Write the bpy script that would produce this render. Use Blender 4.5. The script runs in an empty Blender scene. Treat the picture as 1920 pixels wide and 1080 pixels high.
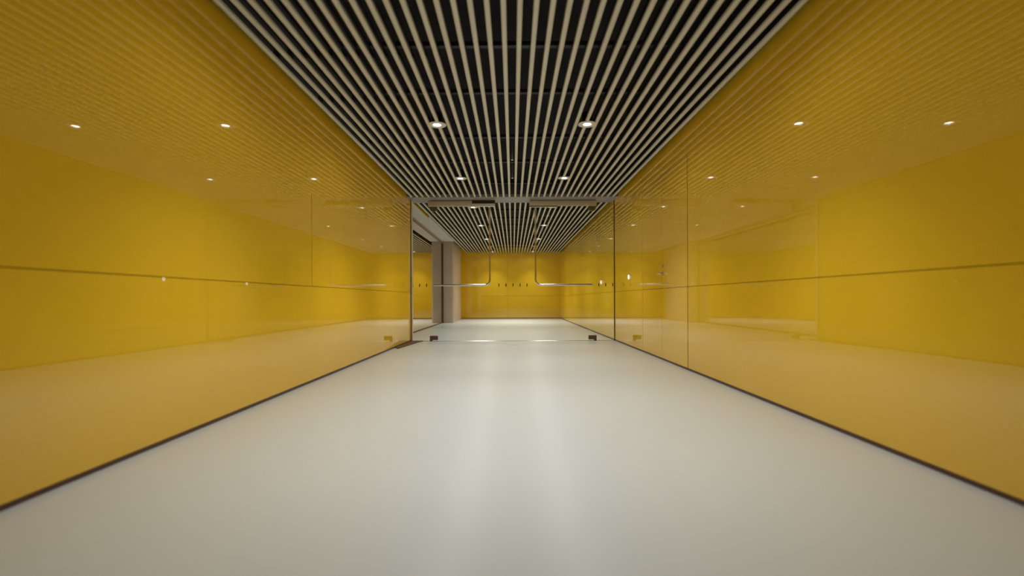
import bpy, bmesh, math, random
from mathutils import Vector, Matrix
random.seed(3)
S = bpy.context.scene
COL = S.collection

# ------------------------------------------------------------------ camera, world, exposure
CAM_H = 0.762            # camera height
FPX = 907.0              # focal length in pixels of a 1920 wide frame
cd = bpy.data.cameras.new('camera')
cam = bpy.data.objects.new('camera', cd); COL.objects.link(cam)
cd.sensor_width = 36.0
cd.lens = 36.0*FPX/1920.0
cd.shift_x = -1.5/1920.0
cd.shift_y = 20.5/1920.0
cd.clip_start = 0.02; cd.clip_end = 100
cd.dof.use_dof = True; cd.dof.focus_distance = 11.0; cd.dof.aperture_fstop = 1.0
cam.location = (0, 0, CAM_H)
cam.rotation_euler = (Matrix.Rotation(math.radians(90), 3, 'X') @ Matrix.Rotation(math.radians(-0.22), 3, 'Z')).to_euler()
S.camera = cam
w = bpy.data.worlds.new('world'); S.world = w; w.use_nodes = True
w.node_tree.nodes['Background'].inputs[0].default_value = (0.5, 0.5, 0.5, 1)
w.node_tree.nodes['Background'].inputs[1].default_value = 0.02
S.view_settings.view_transform = 'Standard'
S.view_settings.look = 'None'
S.view_settings.gamma = 1.0
S.view_settings.use_curve_mapping = False
S.view_settings.exposure = 0.6
LAMP_W = 84.0; SPILL_W = 7.0            # power of one downlight
LAMP_COL = (0.97, 0.98, 1.0)
LAMP_ANGLE = 92

# ------------------------------------------------------------------ dimensions
W = 1.85                 # half width of the corridor (glass faced walls)
HC = CAM_H + 1.785       # underside of the slats
HT = HC + 0.30           # plenum top
Y0 = -4.0                # behind the camera
YG = 8.785               # glass partition
YF = 18.85               # far wall
SEAM = CAM_H + 0.123     # horizontal joint
XM = -2.25               # mirror glazing plane
YC0, YC1, XC = 15.5, 17.7, -1.90   # concrete pier

# ------------------------------------------------------------------ materials
def nodes(name):
    m = bpy.data.materials.new(name); m.use_nodes = True
    nt = m.node_tree
    return m, nt, nt.nodes['Principled BSDF']

def mottled(name, col, rough, var=0.04, scale=3.0, metallic=0.0, bump=0.0, bscale=40.0, ior=1.5, coat=0.0, coatr=0.05, rvar=0.0):
    m, nt, b = nodes(name)
    tc = nt.nodes.new('ShaderNodeTexCoord')
    n = nt.nodes.new('ShaderNodeTexNoise'); n.inputs['Scale'].default_value = scale; n.inputs['Detail'].default_value = 4
    nt.links.new(tc.outputs['Object'], n.inputs['Vector'])
    r = nt.nodes.new('ShaderNodeValToRGB')
    r.color_ramp.elements[0].position = 0.3; r.color_ramp.elements[1].position = 0.7
    r.color_ramp.elements[0].color = (*[c*(1-var) for c in col], 1)
    r.color_ramp.elements[1].color = (*[min(1, c*(1+var)) for c in col], 1)
    nt.links.new(n.outputs['Fac'], r.inputs['Fac']); nt.links.new(r.outputs['Color'], b.inputs['Base Color'])
    b.inputs['Roughness'].default_value = rough
    b.inputs['Metallic'].default_value = metallic
    b.inputs['IOR'].default_value = ior
    b.inputs['Coat Weight'].default_value = coat
    b.inputs['Coat Roughness'].default_value = coatr
    if rvar:
        mp = nt.nodes.new('ShaderNodeMapRange')
        mp.inputs['To Min'].default_value = rough-rvar; mp.inputs['To Max'].default_value = rough+rvar
        nt.links.new(n.outputs['Fac'], mp.inputs['Value']); nt.links.new(mp.outputs['Result'], b.inputs['Roughness'])
    if bump:
        n2 = nt.nodes.new('ShaderNodeTexNoise'); n2.inputs['Scale'].default_value = bscale; n2.inputs['Detail'].default_value = 2
        nt.links.new(tc.outputs['Object'], n2.inputs['Vector'])
        bp = nt.nodes.new('ShaderNodeBump'); bp.inputs['Strength'].default_value = 1.0; bp.inputs['Distance'].default_value = bump
        nt.links.new(n2.outputs['Fac'], bp.inputs['Height']); nt.links.new(bp.outputs['Normal'], b.inputs['Normal'])
    return m

M = {}
M['yellow'] = mottled('yellow_lacquered_glass', (0.84, 0.52, 0.026), 0.012, var=0.015, scale=0.8, ior=1.78)
M['floor'] = mottled('pale_resin_floor', (0.63, 0.655, 0.61), 0.29, var=0.015, scale=0.9)
M['slat'] = mottled('beige_lacquered_slat', (0.62, 0.60, 0.50), 0.35, var=0.02, scale=2)
M['web'] = mottled('black_slat_web', (0.010, 0.009, 0.009), 0.6)
M['lip'] = mottled('dark_grey_slat_lip', (0.09, 0.085, 0.09), 0.4)
M['carrier'] = mottled('dark_grey_carrier', (0.035, 0.03, 0.035), 0.5)
M['plenum'] = mottled('black_plenum', (0.018, 0.014, 0.015), 0.9)
M['base'] = mottled('dark_brown_anodised_reveal', (0.085, 0.032, 0.022), 0.4)
M['back'] = mottled('brown_joint_backing', (0.34, 0.18, 0.02), 0.7)
M['patch'] = mottled('brown_patch_fitting', (0.11, 0.055, 0.035), 0.45)
M['top_patch'] = mottled('olive_brown_patch', (0.13, 0.095, 0.045), 0.45)
M['head'] = mottled('grey_head_plate', (0.27, 0.25, 0.24), 0.5)
M['closer'] = mottled('silver_beige_closer', (0.56, 0.51, 0.37), 0.45)
M['closer_light'] = mottled('pale_silver_closer_cover', (0.66, 0.65, 0.58), 0.4)
M['steel'] = mottled('brushed_stainless', (0.62, 0.60, 0.57), 0.22, metallic=1.0)
M['jamb'] = mottled('satin_aluminium_jamb', (0.82, 0.76, 0.70), 0.35)
M['concrete'] = mottled('taupe_plaster_pier', (0.52, 0.415, 0.33), 0.30, var=0.05, scale=2.5, bump=0.0008, bscale=20)
M['soffit'] = mottled('white_soffit', (0.55, 0.52, 0.47), 0.6)
M['redframe'] = mottled('bronze_head_frame', (0.34, 0.23, 0.17), 0.45)
M['mirror'] = mottled('tinted_mirror_glass', (0.80, 0.76, 0.68), 0.02, var=0.0, metallic=1.0)
M['marker'] = mottled('dark_brown_marker', (0.03, 0.014, 0.006), 0.5)
M['ring'] = mottled('beige_lamp_ring', (0.66, 0.63, 0.53), 0.35)
M['white'] = mottled('white_enamel', (0.8, 0.8, 0.78), 0.3)
M['frontwall'] = mottled('pale_end_wall', (0.6, 0.58, 0.5), 0.5)

def emis(name, col, s):
    m, nt, b = nodes(name)
    b.inputs['Base Color'].default_value = (*col, 1)
    b.inputs['Emission Color'].default_value = (*col, 1); b.inputs['Emission Strength'].default_value = s
    return m
M['lampface'] = emis('lamp_lens', (0.95, 0.97, 1.0), 9.0)
M['button'] = emis('lit_button', (1.0, 0.95, 0.93), 1.4)

def thin_glass():
    m, nt, b = nodes('clear_glass_pane'); nt.nodes.remove(b)
    out = nt.nodes['Material Output']
    t = nt.nodes.new('ShaderNodeBsdfTransparent'); t.inputs['Color'].default_value = (0.955, 0.965, 0.945, 1)
    g = nt.nodes.new('ShaderNodeBsdfGlossy'); g.inputs['Roughness'].default_value = 0.01
    f = nt.nodes.new('ShaderNodeFresnel'); f.inputs['IOR'].default_value = 1.5
    geo = nt.nodes.new('ShaderNodeNewGeometry')
    mul = nt.nodes.new('ShaderNodeMath'); mul.operation = 'MULTIPLY'
    inv = nt.nodes.new('ShaderNodeMath'); inv.operation = 'SUBTRACT'; inv.inputs[0].default_value = 1.0
    nt.links.new(geo.outputs['Backfacing'], inv.inputs[1])
    nt.links.new(f.outputs[0], mul.inputs[0]); nt.links.new(inv.outputs[0], mul.inputs[1])
    mx = nt.nodes.new('ShaderNodeMixShader')
    nt.links.new(mul.outputs[0], mx.inputs[0]); nt.links.new(t.outputs[0], mx.inputs[1]); nt.links.new(g.outputs[0], mx.inputs[2])
    nt.links.new(mx.outputs[0], out.inputs['Surface'])
    return m
M['glass'] = thin_glass()

# ------------------------------------------------------------------ helpers
def box(bm, x0, x1, y0, y1, z0, z1, bev=0.0):
    x0, x1 = min(x0, x1), max(x0, x1)
    vs = [bm.verts.new(p) for p in ((x0,y0,z0),(x1,y0,z0),(x1,y1,z0),(x0,y1,z0),(x0,y0,z1),(x1,y0,z1),(x1,y1,z1),(x0,y1,z1))]
    fs = [bm.faces.new([vs[i] for i in q]) for q in ((3,2,1,0),(4,5,6,7),(0,1,5,4),(1,2,6,5),(2,3,7,6),(3,0,4,7))]
    if bev:
        es = list({e for f in fs for e in f.edges})
        bmesh.ops.bevel(bm, geom=es, offset=bev, segments=2, affect='EDGES', profile=0.5)

def cyl(bm, c, r, h, axis='Z', seg=24, r2=None):
    mat = Matrix.Translation(c)
    if axis == 'X': mat = mat @ Matrix.Rotation(math.radians(90), 4, 'Y')
    if axis == 'Y': mat = mat @ Matrix.Rotation(math.radians(90), 4, 'X')
    bmesh.ops.create_cone(bm, cap_ends=True, segments=seg, radius1=r, radius2=r if r2 is None else r2, depth=h, matrix=mat)

def extrude_profile_y(bm, prof, y0, y1):
    """closed x,z profile extruded along y"""
    a = [bm.verts.new((x, y0, z)) for x, z in prof]; b = [bm.verts.new((x, y1, z)) for x, z in prof]
    n = len(prof)
    for i in range(n):
        j = (i+1) % n
        bm.faces.new((a[i], a[j], b[j], b[i]))
    bm.faces.new(a[::-1]); bm.faces.new(b)

def sheet_x(bm, outline, x0, x1):
    """y,z outline extruded between two x planes"""
    a = [bm.verts.new((x0, y, z)) for y, z in outline]; b = [bm.verts.new((x1, y, z)) for y, z in outline]
    n = len(outline)
    for i in range(n):
        j = (i+1) % n
        bm.faces.new((a[i], a[j], b[j], b[i]))
    bm.faces.new(a[::-1]); bm.faces.new(b)

def tube(bm, pts, r, seg=14):
    rings = []
    for i, p in enumerate(pts):
        p = Vector(p)
        d = (Vector(pts[min(i+1, len(pts)-1)]) - Vector(pts[max(i-1, 0)])).normalized()
        u = d.cross(Vector((0, 1, 0)))
        if u.length < 1e-3: u = d.cross(Vector((1, 0, 0)))
        u.normalize(); v = d.cross(u)
        rings.append([bm.verts.new(p + u*r*math.cos(2*math.pi*k/seg) + v*r*math.sin(2*math.pi*k/seg)) for k in range(seg)])
    for a, b in zip(rings, rings[1:]):
        for k in range(seg):
            bm.faces.new((a[k], a[(k+1) % seg], b[(k+1) % seg], b[k]))
    bm.faces.new(rings[0][::-1]); bm.faces.new(rings[-1])

def obj(name, bm, mat, parent=None, smooth=False):
    bmesh.ops.recalc_face_normals(bm, faces=bm.faces)
    me = bpy.data.meshes.new(name); bm.to_mesh(me); bm.free()
    me.materials.append(mat)
    if smooth:
        for p in me.polygons: p.use_smooth = True
        try: me.set_sharp_from_angle(angle=math.radians(40))
        except Exception: pass
    o = bpy.data.objects.new(name, me); COL.objects.link(o)
    if parent: o.parent = parent
    return o

def B(name, mat, parent, *boxes, bev=0.0):
    bm = bmesh.new()
    for b in boxes: box(bm, *b, bev=bev)
    return obj(name, bm, mat, parent, smooth=bev > 0)

def tag(o, label=None, cat=None, group=None, kind=None):
    if label: o['label'] = label
    if cat: o['category'] = cat
    if group: o['group'] = group
    if kind: o['kind'] = kind
    return o

def empty(name, loc, label, cat=None, group=None, kind=None):
    o = bpy.data.objects.new(name, None); COL.objects.link(o); o.location = loc
    o.empty_display_size = 0.1
    return tag(o, label, cat, group, kind)

# ------------------------------------------------------------------ floor
floor = B('floor', M['floor'], None, (-2.7, 2.1, Y0-0.1, YF+0.2, -0.12, 0.0))
tag(floor, 'pale grey glossy resin floor running the whole corridor', 'floor', kind='structure')

# ------------------------------------------------------------------ walls
TP = 0.012               # sheet thickness
J = 0.0022               # half joint
ZB = 0.025               # bottom of the sheets
ZTOP = HT
D0, D1, DM, DT = 5.116, 6.89, 5.993, CAM_H + 1.512     # flush double door in the right wall

def sheet(parent, side, outline):
    bm = bmesh.new(); sheet_x(bm, outline, side*W, side*(W+TP))
    return obj('panel', bm, M['yellow'], parent)
JD, JE, JM = 0.009, 0.005, 0.004      # half joints round the flush door
def rect(y0, y1, z0, z1): return [(y0, z0), (y1, z0), (y1, z1), (y0, z1)]

# right wall
wr = B('wall_right', M['back'], None, (W+TP+0.004, W+0.25, Y0, YF+0.15, 0, HT+0.05))
tag(wr, 'glossy yellow panelled wall on the right with the flush double door', 'wall', kind='structure')
sheet(wr, 1, [(Y0, SEAM+J), (D0-JD, SEAM+J), (D0-JD, DT+0.004), (D1-JE, DT+0.004), (D1-JE, ZTOP), (Y0, ZTOP)])
sheet(wr, 1, rect(Y0, D0-JD, ZB, SEAM-J))
sheet(wr, 1, rect(D1+JE, YG-0.012, SEAM+J, ZTOP))
sheet(wr, 1, rect(D1+JE, YG-0.012, ZB, SEAM-J))
sheet(wr, 1, rect(YG+0.012, YF, SEAM+J, ZTOP))
sheet(wr, 1, rect(YG+0.012, YF, ZB, SEAM-J))
br = B('baseboard_right', M['base'], None, (W+0.003, W+TP+0.004, Y0, YF, 0, ZB))
tag(br, 'thin dark brown recessed strip at the foot of the right wall', 'baseboard', kind='structure')

# flush double door
dr = empty('door_1', (W, (D0+D1)/2, 0), 'flush yellow double door with lever handle in the right wall', 'door', kind='structure')
def child_box(name, mat, root, *boxes, bev=0.0):
    o = B(name, mat, root, *boxes, bev=bev)
    for v in o.data.vertices: v.co -= root.location
    return o
def rel(o, root):
    for v in o.data.vertices: v.co -= root.location
    return o
for (a, b_) in ((D0+JD, DM-JM), (DM+JM, D1-JE)):
    leaf = child_box('door_leaf', M['yellow'], dr, (W, W+TP, a, b_, SEAM+J, DT-0.004))
    rel(B('door_panel', M['yellow'], leaf, (W, W+TP, a, b_, ZB, SEAM-J)), dr)
child_box('head_reveal', M['base'], dr, (W+0.004, W+TP+0.0035, D0, D1, DT-0.01, DT+0.01))
child_box('side_reveal', M['base'], dr, (W+0.004, W+TP+0.0035, D0-JD-0.004, D0+JD+0.004, ZB, DT))
YL = 5.945
bm = bmesh.new()
cyl(bm, (W-0.004, YL, 1.067), 0.026, 0.009, 'X', 20)
tube(bm, [(W, YL, 1.067), (W-0.04, YL, 1.067), (W-0.052, YL+0.012, 1.067), (W-0.054, YL+0.03, 1.067), (W-0.054, YL+0.075, 1.067)], 0.009)
lev = rel(obj('lever_handle', bm, M['steel'], dr, True), dr); lev['label'] = 'stainless steel lever handle'
bm = bmesh.new()
cyl(bm, (W-0.004, YL, 1.150), 0.024, 0.009, 'X', 20); cyl(bm, (W-0.010, YL, 1.150), 0.010, 0.012, 'X', 14)
rel(obj('lock_rosette', bm, M['steel'], dr, True), dr)

# left wall (ends at the glass partition; beyond it the wall steps back to a mirror glazing)
wl = B('wall_left', M['back'], None, (-W-0.25, -W-TP-0.004, Y0, YG-0.02, 0, HT+0.05))
tag(wl, 'glossy yellow panelled wall on the left, in front of the glass partition', 'wall', kind='structure')
YS = 4.457; ZS = CAM_H+0.975
sheet(wl, -1, [(Y0, SEAM+J), (YS-0.005, SEAM+J), (YS-0.005, ZS), (YS+0.005, ZS), (YS+0.005, SEAM+J), (YG-0.012, SEAM+J), (YG-0.012, ZTOP), (Y0, ZTOP)])
sheet(wl, -1, rect(Y0, YG-0.012, ZB, SEAM-J))
B('end_cap', M['jamb'], wl, (-W-0.25, -W-TP, YG-0.02, YG-0.012, 0, HC+0.05))
bl = B('baseboard_left', M['base'], None, (-W-TP-0.004, -W-0.003, Y0, YG-0.02, 0, ZB))
tag(bl, 'thin dark brown recessed strip at the foot of the left wall', 'baseboard', kind='structure')
fas = B('trim_1', M['yellow'], None, (-W-TP, -W, 8.99, 10.7, CAM_H+1.792, HT))
tag(fas, 'short yellow fascia strip above the recess behind the glass', 'trim', kind='structure')

# recess: mirror glazing, frame, soffit, pier
wm = B('wall_recess', M['base'], None, (XM-0.15, XM-0.012, YG-0.02, YF+0.15, 0, HT+0.05))
tag(wm, 'wall set back on the left behind the glass, faced with mirror glass', 'wall', kind='structure')
HM = CAM_H + 1.773
for a, b_ in ((YG+0.01, 10.72), (10.735, YC0-0.05)):
    B('mirror_panel', M['mirror'], wm, (XM-0.012, XM, a, b_, 0.03, HM))
B('head_frame', M['redframe'], wm, (XM-0.012, XM+0.01, YG+0.01, YC0, HM+0.018, CAM_H+1.85))
B('shadow_gap', M['base'], wm, (XM-0.012, XM+0.004, YG+0.01, YC0, HM, HM+0.018))
B('floor_track', M['patch'], wm, (XM-0.012, XM+0.008, YG+0.01, YC0, 0, 0.03))
B('side_frame', M['base'], wm, (XM-0.012, XM+0.03, YC0-0.05, YC0-0.001, 0, HM))
sf = B('ceiling_soffit', M['soffit'], None, (XM, -W-TP, YG+0.012, YC0+0.0, CAM_H+1.85, CAM_H+1.90))
tag(sf, 'white plaster soffit strip over the mirror glazing on the left', 'soffit', kind='structure')
bm = bmesh.new(); 
c = 0.05
prof = [(XM-0.1, YC0), (XC-c, YC0), (XC-c*0.3, YC0+c*0.3), (XC, YC0+c), (XC, YC1), (XM-0.1, YC1)]
a = [bm.verts.new((x, y, 0)) for x, y in prof]; b_ = [bm.verts.new((x, y, HT)) for x, y in prof]
for i in range(len(prof)):
    j = (i+1) % len(prof); bm.faces.new((a[i], a[j], b_[j], b_[i]))
bm.faces.new(a[::-1]); bm.faces.new(b_)
pier = obj('wall_pier', bm, M['concrete'], None)
tag(pier, 'taupe plaster pier with rounded corner standing before the far yellow wall', 'pier', kind='structure')
nib = B('wall_nib', M['yellow'], None, (XM-0.1, -2.03, YC1, YF, ZB, HT))
tag(nib, 'short yellow wall between the taupe pier and the far wall', 'wall', kind='structure')

# far wall
wf = B('wall_back', M['back'], None, (-2.4, W+0.25, YF+TP+0.004, YF+0.2, 0, HT+0.05))
tag(wf, 'yellow panelled wall closing the far end of the corridor', 'wall', kind='structure')
XJ = (952-961.5)*YF/FPX; XJ2 = (929-961.5)*YF/FPX
for x0, x1 in ((-2.03, XJ-J), (XJ+J, W)):
    B('panel', M['yellow'], wf, (x0, x1, YF, YF+TP, SEAM+J, ZTOP))
    B('panel', M['yellow'], wf, (x0, x1, YF, YF+TP, ZB, SEAM-J))
bb = B('baseboard_back', M['base'], None, (-2.03, W, YF+0.003, YF+TP+0.004, 0, ZB))
tag(bb, 'thin dark recessed strip at the foot of the far wall', 'baseboard', kind='structure')
fw = B('wall_front', M['frontwall'], None, (-W-0.25, W+0.25, Y0-0.15, Y0, 0, HT+0.05))
tag(fw, 'plain pale end wall behind the camera', 'wall', kind='structure')

# ------------------------------------------------------------------ ceiling: black plenum, slats, carriers
ceil = B('ceiling', M['plenum'], None, (XM-0.15, W+0.25, Y0-0.1, YF+0.2, HT, HT+0.06))
tag(ceil, 'black plenum ceiling behind long beige slats', 'ceiling', kind='structure')
HP = 0.5*0.51
YH0, YH1 = 8.465, 8.972          # flush plate over the partition
LAMP_X = 0.768
LAMPS_Y = [-1.65, 0.55, 2.75, 4.95, 7.15, 9.40, 11.75, 14.40, 16.40, 18.25]
SP = 0.101; HWS = 0.0175
def slat_profile(x):
    r = 0.009; zt = HC+0.024
    p = [(x-HWS, zt), (x-HWS, HC+r)]
    for k in range(1, 4):
        a = math.pi + k*math.pi/2/4; p.append((x-HWS+r+r*math.cos(a), HC+r+r*math.sin(a)))
    p += [(x-HWS+r, HC), (x+HWS-r, HC)]
    for k in range(1, 4):
        a = 1.5*math.pi + k*math.pi/2/4; p.append((x+HWS-r+r*math.cos(a), HC+r+r*math.sin(a)))
    p += [(x+HWS, HC+r), (x+HWS, zt)]
    return p
carriers_near = [-3.5, -2.5, -1.5, -0.45, 0.6, 1.6, 2.6, 3.62, 4.44, 5.66, 6.68, 7.90]
carriers_far = [9.3 + 1.05*i for i in range(9)]
def make_slat(x, y0, y1, cuts, cars):
    segs = []; a = y0
    for c_ in cuts:
        segs.append((a, c_-0.062)); a = c_+0.062
    segs.append((a, y1))
    bm = bmesh.new()
    for s in segs: extrude_profile_y(bm, slat_profile(x), *s)
    sl = obj('slat', bm, M['slat'], ceil, True)
    B('slat_web', M['web'], sl, *[(x-0.003, x+0.003, s[0], s[1], HC+0.024, HC+0.10) for s in segs])
    lips = []
    ys = [y0] + cars + [y1]
    for u, v in zip(ys, ys[1:]):
        lips.append((x+0.003, x+0.010, u+0.05, v-0.05, HC+0.046, HC+0.070))
    B('slat_lip', M['lip'], sl, *lips)
for i in range(-18, 18):
    x = (i+0.5)*SP
    hit = abs(abs(x)-LAMP_X) < 0.02
    make_slat(x, Y0, YH0, [y for y in LAMPS_Y if y < YH0] if hit else [], carriers_near)
    make_slat(x, YH1, YF-0.02, [y for y in LAMPS_Y if y > YH1] if hit else [], carriers_far)
for y in carriers_near+carriers_far:
    B('carrier_rail', M['carrier'], ceil, (-W+0.01, W-0.01, y-0.02, y+0.02, HC+0.101, HC+0.135))

# ------------------------------------------------------------------ glass partition
hd = B('trim_2', M['head'], None, (-W+0.001, W-0.001, YH0, YH1, HC, HC+0.05))
tag(hd, 'grey flush metal head plate over the glass partition', 'head plate', kind='structure')
bm = bmesh.new(); cyl(bm, (0, 8.78-0.12, HC-0.002), 0.010, 0.004)
hs = obj('sensor_lens', bm, M['marker'], hd, True)
tl = B('trim_3', M['base'], None, (-W-TP, -W+0.012, YG-0.012, YG+0.012, 0, HC))
B('jamb_cover', M['jamb'], tl, (-W+0.012, -W+0.036, YG-0.012, YG+0.012, 0, HC))
tag(tl, 'slim dark channel with pale cover at the left edge of the glass', 'channel', kind='structure')
tr = B('trim_4', M['base'], None, (W-0.012, W+TP, YG-0.012, YG+0.012, 0, HC))
tag(tr, 'slim dark channel holding the glass against the right wall', 'channel', kind='structure')
bm = bmesh.new()
pr = [(YG+0.009*math.cos(math.pi*k/8), 0.006*math.sin(math.pi*k/8)) for k in range(9)]
sheet_x(bm, pr, -W+0.036, W-0.012)
th = obj('trim_5', bm, M['steel'], None, True)
tag(th, 'thin dark line of the floor channel under the glass', 'channel', kind='structure')

GX = [-W+0.036, -1.507, -0.315, 0.305, 1.517, W-0.012]
HMARK = CAM_H + 0.252
def marker(root, x):
    child_box('marker_strip', M['marker'], root, (x-0.008, x+0.008, YG-0.0075, YG-0.006, HMARK-0.028, HMARK+0.028))
def fixed_pane(name, x0, x1, marks, label):
    r = empty(name, ((x0+x1)/2, YG, 0), label, 'glass panel', kind='structure')
    child_box('pane', M['glass'], r, (x0+0.002, x1-0.002, YG-0.005, YG+0.005, 0.005, HC-0.001))
    for m_ in marks: marker(r, m_)
fixed_pane('window_1', GX[0], GX[1], (-1.817, -1.690, -1.563), 'narrow fixed glass sidelight on the left with three dark dashes')
fixed_pane('window_2', GX[2], GX[3], (-0.252, -0.123, 0.005, 0.133, 0.258), 'fixed clear glass pane between the two doors with five dark dashes')
fixed_pane('window_3', GX[4], GX[5], (1.560, 1.687, 1.814), 'narrow fixed glass sidelight on the right with three dark dashes')

def glass_door(name, s, x_piv, x_free, label):
    r = empty(name, (x_piv, YG, 0), label, 'glass door', kind='structure')
    a, b_ = sorted((x_piv, x_free))
    child_box('pane', M['glass'], r, (a+0.003, b_-0.003, YG-0.005, YG+0.005, 0.012, HC-0.012))
    # bottom patch fitting with its stepped pivot foot
    d = -s      # towards the middle of the corridor
    for y0, y1 in ((YG-0.022, YG+0.022),):
        bm = bmesh.new()
        x0 = x_piv; x1 = x_piv + d*0.145; xs = x_piv + d*0.045
        box(bm, min(x0, x1), max(x0, x1), y0, y1, 0.022, 0.098, bev=0.006)
        box(bm, min(x0, xs), max(x0, xs), y0+0.004, y1-0.004, 0.001, 0.030)
        rel(obj('floor_pivot', bm, M['patch'], r, True), r)
    # rounded top patch under the closer
    bm = bmesh.new()
    x0 = x_piv + d*0.01; x1 = x_piv + d*0.14; zt = HC-0.108; zb = HC-0.195
    prof = [(x0, zt), (x0, zb+0.045)] + [(x0+(x1-x0)*(0.5-0.5*math.cos(t)), zb+0.045-0.045*math.sin(t)) for t in [math.pi*k/10 for k in range(1, 10)]] + [(x1, zb+0.045), (x1, zt)]
    extrude_profile_y(bm, prof, YG-0.02, YG+0.02)
    rel(obj('top_patch', bm, M['top_patch'], r, True), r)
    # L shaped pull bar
    xv = s*0.413; xt = s*1.44 if s > 0 else s*1.435
    R = 0.095
    pts = [(xv, YG-0.055, HC-0.135), (xv, YG-0.055, HMARK+R)]
    for k in range(1, 9):
        t = math.pi/2*k/8
        pts.append((xv + s*(R - R*math.cos(t)), YG-0.055, HMARK + R - R*math.sin(t)))
    pts.append((xt, YG-0.055, HMARK))
    bm = bmesh.new(); tube(bm, pts, 0.017, 16)
    h = rel(obj('pull_bar', bm, M['steel'], r, True), r); h['label'] = 'long bent stainless steel pull bar'
    for px, pz in ((xv, HC-0.16), (xt-s*0.03, HMARK)):
        bm = bmesh.new(); cyl(bm, (px, YG-0.030, pz), 0.010, 0.05, 'Y', 14)
        rel(obj('standoff', bm, M['steel'], h, True), r)
glass_door('door_2', -1, GX[1], GX[2], 'left glass door with bent steel pull bar')
glass_door('door_3', 1, GX[4], GX[3], 'right glass door with bent steel pull bar')

# overhead closers
ZC0, ZC1 = HC-0.109, HC-0.001
cl = empty('door_closer', (-0.93, YG-0.05, ZC0), 'overhead door closer above the left glass door, its right end open and bright', 'door closer', 'door closers over the glass doors')
xa = (804-961.5)/103.2; xb = (929-961.5)/103.2; xm = (886-961.5)/103.2
child_box('housing', M['closer'], cl, (xa, xm, YG-0.055, YG-0.008, ZC0, ZC1-0.014), bev=0.004)
child_box('housing_top', M['head'], cl, (xa+0.02, xm, YG-0.045, YG-0.010, ZC1-0.014, ZC1))
child_box('end_cover', M['closer_light'], cl, (xm, xb, YG-0.062, YG-0.008, ZC0-0.004, ZC0+0.048), bev=0.006)
oc = child_box('open_slot', M['marker'], cl, (xm, xb, YG-0.045, YG-0.010, ZC0+0.052, ZC1)); oc['label'] = 'dark open slot'
cr = empty('door_closer', (0.93, YG-0.05, ZC0), 'overhead door closer above the right glass door, plain closed housing', 'door closer', 'door closers over the glass doors')
xa = (993-961.5)/103.2; xb = (1118.5-961.5)/103.2; xm = (1045-961.5)/103.2
child_box('housing', M['closer'], cr, (xa, xb, YG-0.055, YG-0.008, ZC0+0.004, ZC1-0.014), bev=0.004)
child_box('housing_top', M['head'], cr, (xa+0.02, xb-0.02, YG-0.045, YG-0.010, ZC1-0.014, ZC1))
child_box('slide_rail', M['marker'], cr, (xa, xm, YG-0.050, YG-0.012, ZC0-0.008, ZC0+0.004))
child_box('rail_cover', M['closer'], cr, (xa, xm, YG-0.052, YG-0.012, ZC0-0.018, ZC0-0.008))

# floor plate in the left corner
bm = bmesh.new()
pts = [(-W+0.001, 7.60), (-W+0.085, 7.42), (-W+0.19, 8.60), (-W+0.23, YG-0.03), (-W+0.001, YG-0.03)]
a = [bm.verts.new((x, y, 0.0)) for x, y in pts]; b_ = [bm.verts.new((x, y, 0.014)) for x, y in pts]
for i in range(len(pts)):
    j = (i+1) % len(pts); bm.faces.new((a[i], a[j], b_[j], b_[i]))
bm.faces.new(a[::-1]); bm.faces.new(b_)
fp = obj('floor_plate', bm, M['patch'])
tag(fp, 'dark brown metal floor plate in the left corner before the glass', 'floor plate')

# ------------------------------------------------------------------ wall buttons on the right wall
def wall_button(y, label):
    z = CAM_H + 0.341
    r = empty('wall_button', (W, y, z), label, 'button', 'round buttons on the right wall')
    bm = bmesh.new(); cyl(bm, (-0.004, 0, 0), 0.048, 0.008, 'X', 28); obj('mounting_ring', bm, M['steel'], r, True)
    bm = bmesh.new(); bmesh.ops.create_uvsphere(bm, u_segments=24, v_segments=10, radius=0.038, matrix=Matrix.Translation((-0.007, 0, 0)) @ Matrix.Diagonal((0.35, 1, 1, 1)))
    obj('button_cap', bm, M['button'], r, True)
wall_button(7.68, 'round white lit button on the right wall in front of the glass')
wall_button(10.08, 'round white lit button on the right wall behind the glass')

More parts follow.
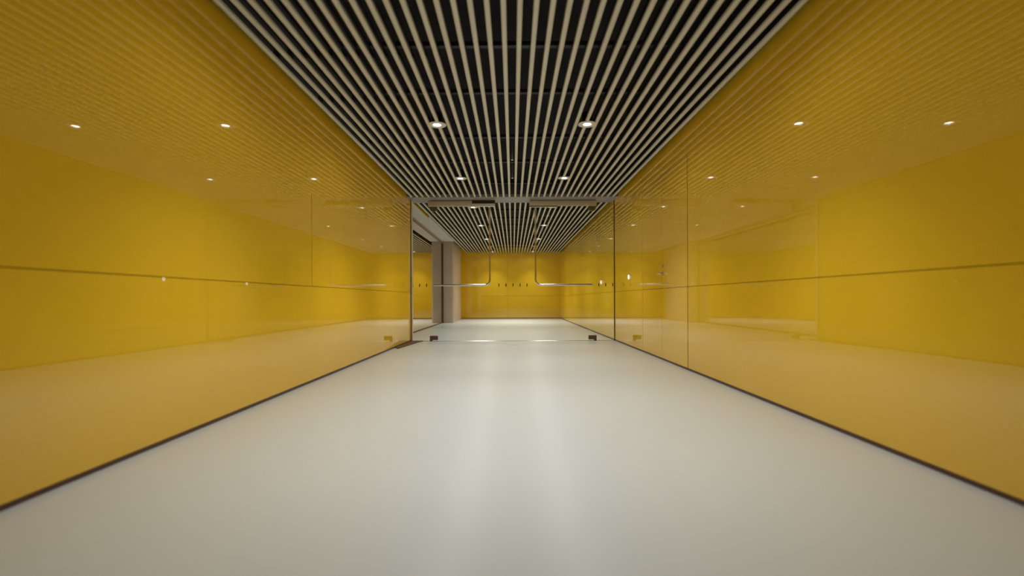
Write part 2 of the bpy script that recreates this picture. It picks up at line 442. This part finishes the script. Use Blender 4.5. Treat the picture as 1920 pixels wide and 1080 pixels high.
# ------------------------------------------------------------------ downlights
names = ['unseen pair added behind the camera', 'unseen pair added over the camera', 'pair just ahead of the camera', 'nearest visible pair', 'second pair', 'third pair, right behind the glass',
         'fourth pair', 'fifth pair', 'sixth pair', 'pair against the far wall']
ring_me = {}
def ring_mesh():
    bm = bmesh.new(); seg = 40
    prof = [(0.038, 0.014), (0.040, -0.002), (0.046, -0.006), (0.087, -0.006), (0.094, -0.002), (0.094, 0.0)]
    rings = [[bm.verts.new((r*math.cos(2*math.pi*k/seg), r*math.sin(2*math.pi*k/seg), z)) for k in range(seg)] for r, z in prof]
    for p, q in zip(rings, rings[1:]+[rings[0]]):
        for k in range(seg):
            bm.faces.new((p[k], p[(k+1) % seg], q[(k+1) % seg], q[k]))
    return bm
proto = None
def place_lamp(x, y, label):
    global proto
    if proto is None:
        r = empty('downlight', (x, y, HC), label, 'downlight', 'recessed downlights between the slats')
        obj('trim_ring', ring_mesh(), M['ring'], r, True)
        bm = bmesh.new(); cyl(bm, (0, 0, 0.011), 0.037, 0.006, 'Z', 28); obj('lamp_lens', bm, M['lampface'], r, True)
        bm = bmesh.new(); cyl(bm, (0, 0, 0.065), 0.050, 0.10, 'Z', 28); obj('housing', bm, M['web'], r, True)
        proto = r
    else:
        r = proto.copy(); COL.objects.link(r); r.location = (x, y, HC); r['label'] = label
        for ch in [c_ for c_ in COL.objects if c_.parent == proto]:
            c_ = ch.copy(); COL.objects.link(c_); c_.parent = r
    return r
lamp_power = {-1.65: 0.35, 0.55: 0.2, 4.95: 0.92, 7.15: 0.82, 14.40: 1.2, 16.40: 1.6, 18.25: 0.5}  # pairs behind and over the camera are unseen, added to lift the near floor
roots = []
for k, y in enumerate(LAMPS_Y):
    for s in (-1, 1):
        side = 'left' if s < 0 else 'right'
        roots.append((place_lamp(s*LAMP_X, y, f'round downlight between slats, {side} one of the {names[k]}'), y))
for r, y in roots:
    for nm, ang, blend, pw in (('downlight_beam', LAMP_ANGLE, 1.0, LAMP_W), ('downlight_spill', 168, 0.5, SPILL_W)):
        L = bpy.data.lights.new(nm, 'SPOT'); L.energy = pw*lamp_power.get(y, 1.0); L.color = LAMP_COL
        L.spot_size = math.radians(ang); L.spot_blend = blend; L.shadow_soft_size = 0.02
        lo = bpy.data.objects.new(nm, L); COL.objects.link(lo); lo.parent = r; lo.location = (0, 0, -0.002)

# ------------------------------------------------------------------ sprinkler heads in the middle gap
for y, lab in ((6.20, 'small steel sprinkler head in the middle gap, the nearer to the camera'), (7.13, 'small steel sprinkler head in the middle gap, the one nearer the glass')):
    r = empty('sprinkler', (0, y, HC), lab, 'sprinkler', 'sprinkler heads in the ceiling')
    bm = bmesh.new(); cyl(bm, (0, 0, 0.16), 0.011, 0.28, 'Z', 12); cyl(bm, (0, 0, 0.015), 0.007, 0.03, 'Z', 12); obj('pipe', bm, M['head'], r, True)
    bm = bmesh.new(); cyl(bm, (0, 0, -0.003), 0.016, 0.004, 'Z', 16); obj('deflector', bm, M['steel'], r, True)
